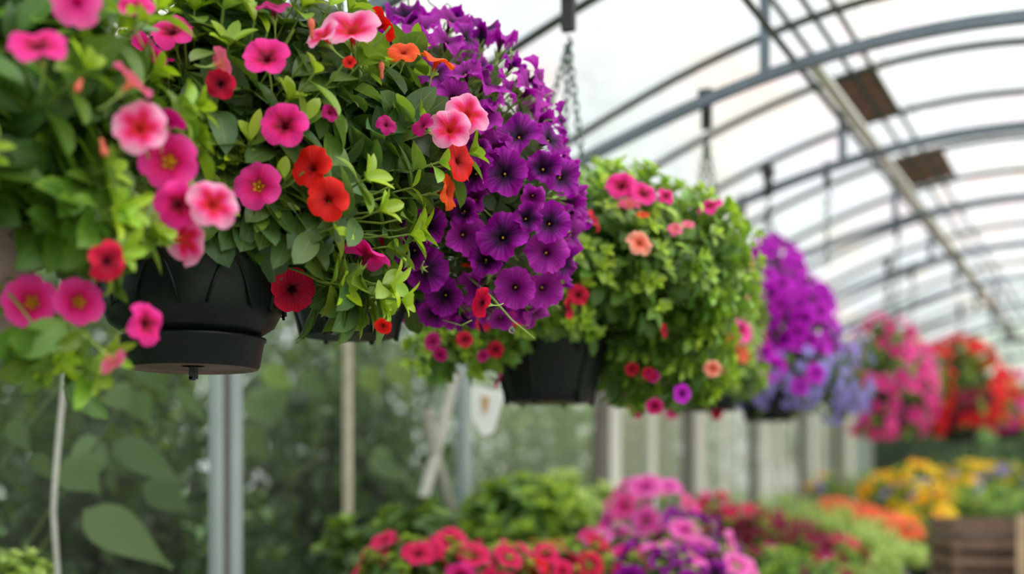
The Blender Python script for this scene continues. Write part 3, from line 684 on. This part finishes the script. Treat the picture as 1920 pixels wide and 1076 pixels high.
# roof film
ys = np.linspace(Y0, Y1, 30); V = [(x, y, zr(x) + .018 + .004 * math.sin(y * 7.7)) for y in ys for x in xs]
F = [(i*41+j, i*41+j+1, (i+1)*41+j+1, (i+1)*41+j) for i in range(29) for j in range(40)]
struct(link_mesh('ceiling', V, F, M['roof']))
# left wall : posts at measured spacing
def ywall(px, x=XL): z = FPX * abs(x) / math.cos(TH) / (VX - px); return (z - abs(x) * math.sin(TH)) / math.cos(TH)
ZT = CAMZ + 1.12
def post(px, w, mat, d=.03, x=XL, lab=None):
    y = ywall(px, x); mb = MB(); mb.box((x - d, y - w / 2, 0), (x + d, y + w / 2, ZT)); trim(mb, mat, False, lab)
zpx = lambda px: FPX * abs(XL) / math.cos(TH) / (VX - px)
post(405, .036, M['post'], .015); post(436, .055, M['post'], .02); post(419, .03, M['darkpost'], .01)  # middle dark bar is added, standing in for the dark gap between the pair
post(870, .075, M['post'], .022); post(652, .035, M['wood'], .012)
for px in (1129, 1290, 1412, 1503, 1570): post(px, .16, M['darkpost'], .02); post(px + 22, .17, M['palebar'], .012)
for px in (1355, 1458, 1540, 1600, 1222): post(px, .10, M['palebar'], .012)
post(1620, .12, M['post'], .03)
def pane(name, x, ya, yb, z0, z1, mat, n=14, wob=.004):
    V = []; 
    for i in range(n + 1):
        y = ya + (yb - ya) * i / n
        for z in (z0, z1): V.append((x + wob * math.sin(i * 2.1), y, z))
    F = [(2*i, 2*i+2, 2*i+3, 2*i+1) for i in range(n)]
    return struct(link_mesh(name, V, F, mat))
pane('window_1', XL - .03, Y0, ywall(436), .3, ZT, M['glass']); pane('window_2', XL - .03, ywall(436), ywall(870), .3, ZT, M['glass'])
M['film2'] = sheet('thin_wall_film', (.50, .52, .42), .72)
pane('window_3', XL - .03, ywall(870), ywall(1129), .3, ZT, M['film2'])
pane('wall_left', XL - .03, ywall(1129), Y1, .3, ZT, M['film'], 60, .012)
mb = MB(); mb.box((XL - .06, Y0, 0), (XL + .02, Y1, .32)); o = mb.build('baseboard_left', M['darkpost']); struct(o)
pane('wall_right', XR + .03, Y0, Y1, .0, CAMZ + 1.05, M['film'], 30)
# end gable
V = [(x, Y1, z) for x in xs for z in (0, zr(x))]; F = [(2*i, 2*i+2, 2*i+3, 2*i+1) for i in range(40)]
struct(link_mesh('wall_far', V, F, sheet('end_wall_film', (.34, .42, .30), .92)))
for z in (CAMZ + .3, CAMZ + 1.0, CAMZ + 1.35):
    mb = MB(); mb.box((XL, Y1 - .03, z - .02), (XR, Y1, z + .02)); trim(mb, M['rib'])
for x in (-1.55, -.4, .7):
    mb = MB(); mb.box((x - .03, Y1 - .05, 0), (x + .03, Y1, zr(x))); trim(mb, M['rib'])
mb = MB(); mb.box((XL - .1, Y0, -.05), (XR + .1, Y1, 0)); struct(mb.build('floor', M['ground']))
mb = MB(); mb.box((-60, -20, -.2), (60, 90, -.05)); o = mb.build('lawn', M['grass']); struct(o)

# spare black hanging hooks on the arches
def arch_hook(x, y, L, lb):
    z = zc(x); mb = MB(); mb.box((x-.013, y-.015, z-.09), (x+.013, y+.015, z+.03)); mb.tube([(x,y,z-.09),(x+.02,y,z-.12),(x,y,z-.15),(x-.02,y,z-.13)], .005, 6)
    t = tag(mb.build('hanging_hook', M['black']), lb, 'hook', 'empty hooks on the arches')
    c = chain_mesh((x, y, z - .14), (x, y, z - .14 - L), .05, .003); c.build('chain', M['chain'], t, True)
arch_hook(-1.60, 5.474, .35, 'black hook with short chain on second grey arch, left')
arch_hook(-1.20, 5.474, .30, 'black hook with short chain under second grey arch, middle')
arch_hook(-1.12, 6.9, .45, 'black hook and chain under third grey arch')
arch_hook(-1.25, 8.3, .5, 'black hook and chain under fourth grey arch')
arch_hook(-.85, 9.7, .5, 'black hook and chain under fifth grey arch')

#SECTION_OUTSIDE
# white strips and card near the grey post
def strip(pts, w, name, lab, cat, mat, grp=None):
    P_ = [np.array(p) for p in pts]; V = []; F = []
    for i, p in enumerate(P_):
        tw = .5 * math.sin(i * 1.3); s_ = RT * math.cos(tw) + FW * math.sin(tw)
        for a in (-1, 1):
            for b in (-.004, .004): V.append(p + s_ * a * w / 2 + np.cross(s_, UP) * b)
    for i in range(len(P_) - 1):
        b = i * 4; F += [(b, b+4, b+6, b+2), (b+1, b+3, b+7, b+5), (b, b+1, b+5, b+4), (b+2, b+6, b+7, b+3)]
    o = link_mesh(name, V, F, mat); tag(o, lab, cat, grp); return o
def wl(px, py, x=-2.62): return W(px, py, FPX * abs(x) / math.cos(TH) / (VX - px))
strip([wl(800, 765), wl(815, 850), wl(838, 930), wl(872, 1000)], .055, 'tie_strip', 'pale strip slanting down to the foot of blue-grey post', 'strip', M['ribbon'], 'ties at the wall')
strip([wl(858, 690), wl(835, 780), wl(812, 870), wl(795, 930)], .05, 'tie_strip', 'pale strip slanting left away from top of blue-grey post', 'strip', M['ribbon'], 'ties at the wall')
strip([wl(124, 680), wl(112, 800), wl(105, 880), wl(100, 960), wl(108, 1080)], .016, 'tie_strip', 'pale plastic strip hanging at far left behind pink flowers', 'strip', M['ribbon'], 'ties at the wall')
z_ = 3.9; V = [W(a, b, z_ + d) for a, b in ((884,722),(948,735),(925,812),(905,818),(884,780)) for d in (0, .004)]
F = [(0,2,4,6,8),(9,7,5,3,1)] + [(2*i, 2*i+1, (2*i+3) % 10, (2*i+2) % 10) for i in range(5)]
crd = link_mesh('card', V, F, M['paper'], smooth=False); tag(crd, 'white plant card hanging left of dark pot of the green mound', 'card')
mb = MB(); mb.tube([W(915, 722, z_), W(905, 690, z_), W(900, 650, z_)], .002, 5); mb.build('string', M['stalk'], crd)
V = [W(a, b, z_ + d) for a, b in ((902,742),(918,745),(912,775),(905,770)) for d in (-.001, -.006)]
link_mesh('printed_mark', V, [(0,2,4,6),(7,5,3,1)] + [(2*i, 2*i+1, (2*i+3) % 8, (2*i+2) % 8) for i in range(4)], M['tan'], crd, smooth=False)

# climbing broad-leaved plant outside the glass
OUTP = ((.09, .15, .05), (.04, .075, .025), (.30, .42, .08))
def wo(px, py, x=-2.95): return W(px, py, FPX * abs(x) / math.cos(TH) / (VX - px))
def broad_plant(lab, stems, leaves, x, nrand, box, pal=OUTP, Lr=(.07, .14)):
    org = np.array(wo(stems[0][0][0], stems[0][0][1], x)); org[2] = -.05
    t = thing('climbing_plant', lab, 'plant', org, 'broad-leaved plants outside the glass')
    LV = Leaves(8, 6, 'heart')
    for st in stems: LV.stem([wo(a, b, x) for a, b in st], .007, (.20, .27, .06), 7)
    first = wo(*stems[0][0], x); LV.stem([np.array([first[0], first[1], -.05]), first], .009, (.16, .2, .06), 7)
    for (a, b, a2, b2, w, c) in leaves:
        p = wo(a, b, x); q = W(a2, b2, (p - CAM) @ FW + .02); L = np.linalg.norm(q - p)
        LV.leaf(p, nrm(q - p), nrm(cvec(.1, .6, 1) + rdir() * .2), L, w * L, rnd.uniform(.1, .3), .12, jitter(c, .12))
    for _ in range(nrand):
        a = rnd.uniform(box[0], box[2]); b = rnd.uniform(box[1], box[3]); p = wo(a, b, x - rnd.uniform(0, .45)); L = rnd.uniform(*Lr)
        d = nrm(RT * rnd.uniform(-1, 1) - UP * rnd.uniform(.1, 1.2) - FW * rnd.uniform(0, .6)); LV.leaf(p, d, nrm(cvec(0, .7, .8) + rdir() * .4), L, L * rnd.uniform(.2, .3), rnd.uniform(.2, 1), .15, jitter(pal[0] if rnd.random() < .6 else pal[1]))
        LV.stem([p, p - d * .05 + np.array([0, 0, -.06])], .003, pal[0])
    LV.build('foliage', M['outleaf'], t, org)
g1 = (.36, .52, .22); g2 = (.21, .33, .12); g3 = (.42, .58, .10)
broad_plant('broad-leaved climber outside glass, left of grey double post', [[(20,1070),(90,960),(150,880),(190,820),(250,735),(300,690)],[(190,820),(260,840),(340,870)],[(0,880),(60,790),(110,730)],[(40,1075),(100,1000)]],
    [(155,955,325,1062,.23,g1),(120,860,190,925,.45,g1),(195,825,120,920,.42,g1),(210,825,350,910,.22,g2),(245,735,282,795,.4,g1),(205,725,250,770,.5,g1),(270,905,365,960,.3,g1),(325,725,395,795,.14,g1),(285,900,320,930,.5,g3),
     (15,790,60,850,.3,g2),(60,850,100,900,.3,g2),(195,850,245,890,.3,g2),(250,690,330,740,.2,g2)], -2.95, 34, (-20, 700, 400, 1080))
broad_plant('broad-leaved plant outside glass, between double post and pale batten', [[(560,1070),(540,900),(520,760),(500,660)],[(540,900),(600,860)]],
    [(470,730,520,800,.5,g1),(500,720,530,790,.4,g1),(450,800,505,865,.4,g2),(560,700,620,750,.3,g2),(490,690,560,730,.3,g3)], -3.05, 60, (455, 640, 660, 1080))
broad_plant('broad-leaved plant outside glass, between pale batten and blue-grey post', [[(760,1070),(745,900),(730,760),(700,650)],[(745,900),(800,880)]],
    [(690,860,785,905,.2,g1),(735,670,770,740,.4,g3),(680,690,715,740,.4,g3),(700,840,740,870,.3,g1)], -3.05, 60, (660, 640, 850, 1080))

# shrubs and trees outside
def shrub(name, lab, cat, c, r, n, L, pal, grp, trunk=True, mat='treeleaf'):
    c = np.array(c, float); base = np.array([c[0], c[1], -.05]); t = thing(name, lab, cat, base, grp); LV = Leaves(2, 2)
    lob = [(c + np.array([rnd.uniform(-.5, .5)*r[0], rnd.uniform(-.5, .5)*r[1], rnd.uniform(-.4, .5)*r[2]]), rnd.uniform(.45, .75)) for _ in range(9)] + [(c, .8)]
    for i in range(n):
        q, f = rnd.choice(lob); dd = rdir(); p = q + dd * np.array(r) * f * rnd.uniform(.75, 1.02)
        p[2] = max(p[2], .0)
        LV.leaf(p, nrm(dd * .5 + rdir() * .8 - UP * .3), nrm(dd + UP * .7 + rdir() * .4), L * rnd.uniform(.7, 1.3), L * .3, rnd.uniform(0, 1), .2, jitter(pal[0] if rnd.random() < .5 else pal[1] if rnd.random() < .7 else pal[2], .3))
    LV.build('foliage', M[mat], t, base)
    if trunk:
        mb = MB(); hgt = c[2] + .05; rr = .02 + .03 * r[2]
        mb.tube([(0,0,0), (.03,0,hgt*.5), (0,.04,hgt)], [rr*1.3, rr, rr*.5], 8)
        for q in range(5):
            e = (lob[q][0] - base); mb.tube([(0,0,hgt*.45), e*.6 + (0,0,hgt*.15), e], [rr*.5, rr*.35, rr*.12], 6)
        mb.build('trunk', M['bark'], t, True)
    return t
OG = ((.020, .042, .012), (.010, .026, .007), (.055, .10, .02))
EG = ((.33, .48, .20), (.22, .35, .13), (.42, .56, .22))
LG = ((.11, .19, .045), (.06, .12, .025), (.22, .33, .06))
for i, (x, y, z, r, lb, pl) in enumerate((
    (-4.3, 2.2, 1.0, (.7, .75, 1.3), 'dark shrub behind glass left of the double post', OG), (-4.4, 4.1, 1.0, (.8, .75, 1.3), 'dark shrub behind glass right of the double post', OG),
    (-4.5, 6.1, 1.0, (.8, .8, 1.2), 'green shrub behind glass beside blue-grey post', OG), (-4.6, 8.9, .9, (1., 1.0, 1.2), 'light green shrub behind the milky wall film', LG),
    (-4.6, 12.2, .9, (1., 1.1, 1.2), 'light green shrub farther along the milky wall film', LG))):
    shrub('shrub', lb, 'shrub', (x, y, z), r, 3600, .11, pl, 'shrubs outside the left wall')
for i, (x, y, z, r, lb) in enumerate(((-8.5, 2.5, 2.6, (1.8, 2.2, 2.4), 'tree beyond left glass wall, nearest of the row'), (-9, 8.0, 2.7, (1.8, 1.9, 2.5), 'tree beyond left wall behind the blue-grey post'),
    (-9.5, 13.5, 3.6, (2, 2.1, 3.6), 'tall tree added to shade the left roof, behind milky film'), (-9.0, 19.5, 4.4, (2.4, 2.3, 4.2), 'tall tree added to shade the left roof, second from far end'), (-9.0, 26.5, 5, (2.6, 2.6, 4.8), 'tall tree added to shade the left roof, at the far end'))):  # the three tall ones are added to shade and grey the left roof
    shrub('tree', lb, 'tree', (x, y, z), r, 5200, .17, OG if i < 1 else LG, 'trees beyond the left wall')
for i, (x, y, z, r, lb, pl) in enumerate(((-2.7, 16.6, 1.0, (.7, .6, 1.3), 'dark green bush behind the end wall, left', OG), (1.0, 22, 1.9, (1.9, 1.0, 1.75), 'green tree behind the end wall, under the arches', LG),
    (5.2, 23, 2.2, (1.4, 1.2, 2.3), 'green tree behind the end wall, right', LG), (-1.1, 17.2, 1.0, (.75, .5, 1.2), 'low green bush behind the end wall, left of middle', EG), (-2.2, 19.0, 1.2, (.8, .5, 1.5), 'taller green bush behind the end wall, beside the dark one', EG), (.5, 17.4, 1.0, (.6, .5, 1.2), 'low green bush behind the end wall, in the middle', EG), (2.3, 17.6, 1.1, (.75, .5, 1.3), 'low green bush behind the end wall, right of middle', EG), (-4.6, 22.5, 1.8, (1.5, 1.2, 1.9), 'green tree behind the end wall, far left', LG))):
    shrub('tree', lb, 'tree', (x, y, z), r, 4200, .16, pl, 'trees behind the end wall')

#SECTION_BENCH
# tiered staging along the left wall
st = thing('plant_staging', 'three-step grey staging carrying potted plants along the wall', 'staging', (-1.9, 8.5, 0))
def rel(lo, hi): return (lo[0]+1.9, lo[1]-8.5, lo[2]), (hi[0]+1.9, hi[1]-8.5, hi[2])
STEPS = [(-1.58, -1.15, .45), (-2.08, -1.60, .62), (-2.60, -2.10, .80)]
for a, b, h in STEPS:
    mb = MB(); mb.box(*rel((a, 3.0, h - .03), (b, 13.8, h))); mb.build('shelf', M['tray'], st)
for y in (3.1, 5.8, 8.5, 11.2, 13.7):
    for x, h in ((-1.2, .42), (-1.62, .59), (-2.13, .77), (-2.57, .77)):
        mb = MB(); mb.box(*rel((x-.02, y-.02, 0), (x+.02, y+.02, h))); mb.build('leg', M['post'], st)
potted_n = {}
def potted(lab, px, py, z, kinds, nf, dm, h, rx, pal, leafL=.05, nl=60, fdet=False, name='potted_flower', cat='potted plant', grp='potted flowers on the staging', flat=.8, step=None, rowdir=None):
    """px,py,z : centre of the crown"""
    c = W(px, py, z); x = c[0]
    hs = None
    for a, b, hh in STEPS:
        if a - .03 <= x <= b + .02: hs = hh
    if hs is None: hs = STEPS[0][2] if x > -1.6 else STEPS[2][2]
    if step is not None: hs = step
    hh = max(.12, c[2] - hs)
    org = np.array([c[0], c[1], hs]); t = thing(name, lab, cat, org, grp)
    ph = min(.13, hh * .5); mb = MB(); r = min(.09, rx * .6)
    mb.lathe([(0, 0), (r*.75, 0), (r, ph), (r*1.08, ph), (r*1.08, ph-.012), (r*.9, ph-.02), (0, ph-.02)], 24); mb.build('pot', M['pot'] if rnd.random() < .7 else M['terra'], t, True)
    LV = Leaves(4, 2)
    b = Blob(px, py, z, 10, 10, rx); b.r = np.array([rx, rx, min(h, hh * .8)]); b.c = c
    for p, n in surf([b], nl):
        if n[2] < -.6: continue
        sprig(LV, org + (0, 0, ph) + (p - c) * .15, p, leafL, leafL * .28, pal, 4, up=.4)
    LV.build('foliage', M['leaf'], t, org)
    k = 0; tries = 0; fl = []
    while k < nf and tries < nf * 30:
        tries += 1; (p, n), = surf([b], 1)
        if n[2] < -.25 or (n @ FW > .5 and rnd.random() < .5): continue
        if any(np.linalg.norm(p - q) < dm * .62 for q in fl): continue
        fl.append(p); add_flower(t, org, p + n * .03, nrm(n + rdir() * .3 + UP * .2 - FW * .2), dm * rnd.uniform(.85, 1.1), rnd.choice(kinds), fdet); k += 1
    return t
GB = GREENS['D']; GF = GREENS['A']; LIME = ((.46, .62, .13), (.34, .48, .08), (.66, .80, .25))
potted('rose red petunias at bottom centre, leftmost of the row', 755, 1078, 3.75, ['rosered'], 6, .11, .10, .12, GF, step=.62)
potted('rose red petunias at bottom centre, second from left', 835, 1076, 3.85, ['rosered', 'hot'], 11, .11, .10, .13, GF, step=.62)
potted('rose red petunias at bottom centre, third from left', 925, 1080, 3.95, ['rosered'], 10, .11, .09, .13, GF, step=.62)
potted('red and pink petunias in the middle of bottom row', 1010, 1082, 4.1, ['rosered', 'scarlet'], 9, .10, .10, .13, GF, step=.62)
potted('red petunias beside dark purple blooms at bottom', 1085, 1074, 4.2, ['rosered', 'scarlet', 'crimson'], 9, .10, .10, .12, GF, step=.62)
potted('tall light pink and purple petunia below the green mound', 1215, 985, 4.9, ['lightpink', 'lightpink', 'pink'], 15, .145, .17, .17, GF, step=.62)
potted('light pink and plum petunias at bottom, left of tall pink plant', 1150, 1050, 4.5, ['lightpink', 'purple', 'hot'], 9, .12, .10, .13, GF, step=.62)
potted('large light pink petunias beside purple ones, bottom right', 1290, 1045, 4.6, ['lightpink', 'lightpink', 'purple'], 12, .15, .13, .16, GF, step=.62)
potted('pink and purple petunias at bottom edge below pink clump', 1230, 1085, 4.2, ['lightpink', 'purple', 'purple'], 9, .13, .10, .14, GF, step=.62)
potted('deep purple petunia between pink clumps', 1340, 1090, 4.4, ['purple', 'plum', 'lightpink'], 8, .12, .10, .12, GF, step=.62)
potted('bushy green leafy plant beside blue-grey post', 985, 985, 5.2, ['hot'], 0, .05, .17, .24, GF, .10, 110, name='leafy_plant', grp='leafy plants on the staging', step=.80)
potted('bright green leafy plant under the dark hanging pot', 1070, 970, 5.6, ['hot'], 0, .05, .18, .20, LIME, .09, 80, name='leafy_plant', grp='leafy plants on the staging', step=.80)
potted('leafy green plant left of blue-grey post foot', 790, 1020, 4.6, ['hot'], 0, .05, .12, .16, GREENS['F'], .11, 20, name='leafy_plant', grp='leafy plants on the staging', step=.80)
potted('leafy green plant in front of pale batten', 680, 1040, 4.5, ['hot'], 0, .05, .15, .12, GREENS['F'], .12, 12, name='leafy_plant', grp='leafy plants on the staging', step=.80)
potted('bright green leafy tips at bottom left corner', 10, 1085, 3.3, ['hot'], 0, .05, .06, .10, LIME, .06, 40, name='leafy_plant', grp='leafy plants on the staging', step=.80)
potted('rose red flowers against milky wall, above dark red row', 1335, 968, 7.2, ['rosered', 'pink'], 16, .10, .13, .15, GF, step=.80)
for i, (a, b, z) in enumerate(((1385, 985, 6.8), (1440, 1000, 6.6), (1500, 1020, 6.4), (1560, 1045, 6.2))):
    potted('dark red petunia pot, %s of the slanting dark red row' % ('upper first', 'second', 'third', 'lowest')[i], a, b, z, ['darkred', 'darkred', 'darkred', 'rosered'], 22, .085, .10, .17, GF, nl=60, step=.62)
for i, (a, b, z) in enumerate(((1430, 1070, 5.6), (1520, 1090, 5.4))):
    potted('leafy pot with dark blooms, %s one at the bottom edge' % ('left', 'right')[i], a, b, z, ['darkred', 'magenta'], 5, .08, .10, .2, GB, nl=80, step=.62)
for i, (a, b, z) in enumerate(((1475, 965, 8.3), (1545, 985, 7.8), (1610, 1010, 7.4), (1660, 1045, 7.0), (1600, 1075, 6.5))):
    potted('lime green foliage pot, %s of the lime band' % ('farthest upper', 'second', 'third', 'fourth near grey shelf', 'lowest nearest')[i], a, b, z, ['coral'], 2 if i == 2 else 0, .05, .12, .24, LIME, .05, 120, name='foliage_pot', grp='lime foliage pots', step=.62)
for i, (a, b, z) in enumerate(((1568, 960, 8.3), (1605, 970, 8.0), (1645, 982, 7.8), (1682, 998, 7.5))):
    potted('coral orange flowers, %s of the coral band' % ('upper left end', 'second', 'third', 'lower right end')[i], a, b, z, ['coral'], 34, .075, .07, .13, LIME, nl=20, step=.62 if i < 2 else .45)
for i, (a, b, z, kk, lb) in enumerate(((1560, 920, 11.5, ['amber', 'lilac'], 'pale amber flowers against far end of milky wall'), (1620, 915, 11, ['amber'], 'pale amber flowers left of the yellow clump'), (1668, 925, 9.5, ['amber', 'amber'], 'amber flowers left of the lilac clump'),
    (1725, 905, 9.2, ['yellow', 'amber'], 'bright yellow and amber pansies on top of clump'), (1720, 940, 8.8, ['lilac', 'lilac', 'yellow'], 'lilac and yellow pansies in middle of clump'), (1765, 950, 8.6, ['amber', 'yellow'], 'amber pansies at lower right of clump'),
    (1790, 925, 9.5, ['lilac', 'amber'], 'lilac pansies at right of clump'), (1822, 897, 11, ['yellow'], 'yellow flowers behind the crate, left one'), (1872, 900, 11, ['yellow', 'yellow', 'lilac'], 'yellow flowers behind the crate, right one'), (1740, 990, 8.0, ['amber', 'yellow'], 'green plant with yellow flowers next to the crate'))):
    potted(lb, a, b, z, kk, 16 if a > 1650 else 6, .11, .14, .22, GB, nl=60, step=.45 if i > 2 else .8)
potted('green leafy tray behind the slatted crate', 1860, 945, 8.5, ['coral'], 0, .05, .12, .36, GB, .06, 120, name='leafy_plant', grp='leafy plants on the staging', step=.7)
# slatted wooden crate
zc0 = 6.0; c = W(1858, 976, zc0); cw = .38; top = c[2]
t = thing('wooden_crate', 'dark brown slatted wooden crate stack at bottom right', 'crate', (c[0], c[1], 0))
y_ = 0
hgt = top; nsl = int(hgt / .092)
for k in range(nsl):
    z1 = top - k * .091; mb = MB(); mb.box((-cw/2, -.012, z1 - .060), (cw/2, .006, z1)); mb.build('slat', M['crate'], t)
    mb = MB(); mb.box((-cw/2, .45, z1 - .060), (cw/2, .468, z1)); mb.build('slat', M['crate'], t)
    for sx in (-1, 1):
        mb = MB(); mb.box((sx*cw/2 - .008, 0, z1 - .060), (sx*cw/2 + .008, .46, z1)); mb.build('slat', M['crate'], t)
for sx in (-1, 1):
    for yy in (.02, .44):
        mb = MB(); mb.box((sx*(cw/2-.03) - .02, yy - .012, 0), (sx*(cw/2-.03) + .02, yy + .012, top - .005)); mb.build('corner_post', M['crate'], t)
mb = MB(); mb.box((-cw/2+.02, .03, .02), (cw/2-.02, .43, top - .1)); mb.build('gap_shade_box', M['soil'], t)  # dark box added inside so the slat gaps look shaded
mb = MB(); mb.box((-cw/2, 0, top - .09), (cw/2, .46, top - .08)); mb.build('tray_floor', M['soil'], t)
t.rotation_euler = (0, 0, TH * .8)
c = W(1916, 965, 5.9); mb = MB(); mb.box((-.022, -.03, 0), (.022, .03, c[2])); o = mb.build('timber_post', M['cratelight']); o.location = (c[0], c[1], 0); tag(o, 'tan timber upright at right edge beside the crate', 'post')

#SECTION_LIGHT
w = bpy.data.worlds.new('sky'); sc.world = w; w.use_nodes = True; nt = w.node_tree; nt.nodes.clear()
bg = N(nt, 'ShaderNodeBackground'); out = N(nt, 'ShaderNodeOutputWorld'); tc = N(nt, 'ShaderNodeTexCoord')
nz = N(nt, 'ShaderNodeTexNoise'); nz.inputs['Scale'].default_value = 1.6; nz.inputs['Detail'].default_value = 4
nt.links.new(tc.outputs['Generated'], nz.inputs['Vector'])
nt.links.new(mixc(nt, nz.outputs['Fac'], (.82, .88, .94), (1, 1, 1)), bg.inputs[0]); bg.inputs[1].default_value = 1.5
nt.links.new(bg.outputs[0], out.inputs[0])
s = bpy.data.lights.new('sun', 'SUN'); s.energy = 5.6; s.angle = math.radians(50); s.color = (1, .98, .94)
so = bpy.data.objects.new('sun', s); COL.objects.link(so)
d = -Vector((.62, .10, .78)).normalized(); so.rotation_euler = d.to_track_quat('-Z', 'Y').to_euler()
sc.view_settings.view_transform = 'Standard'; sc.view_settings.look = 'None'; sc.view_settings.gamma = 1; sc.view_settings.exposure = 0.36
sc.view_settings.use_curve_mapping = False
sc.cycles.transparent_max_bounces = 16; sc.cycles.max_bounces = 8; sc.cycles.diffuse_bounces = 4
sc.cycles.use_denoising = True
sc.cycles.sample_clamp_indirect = 6
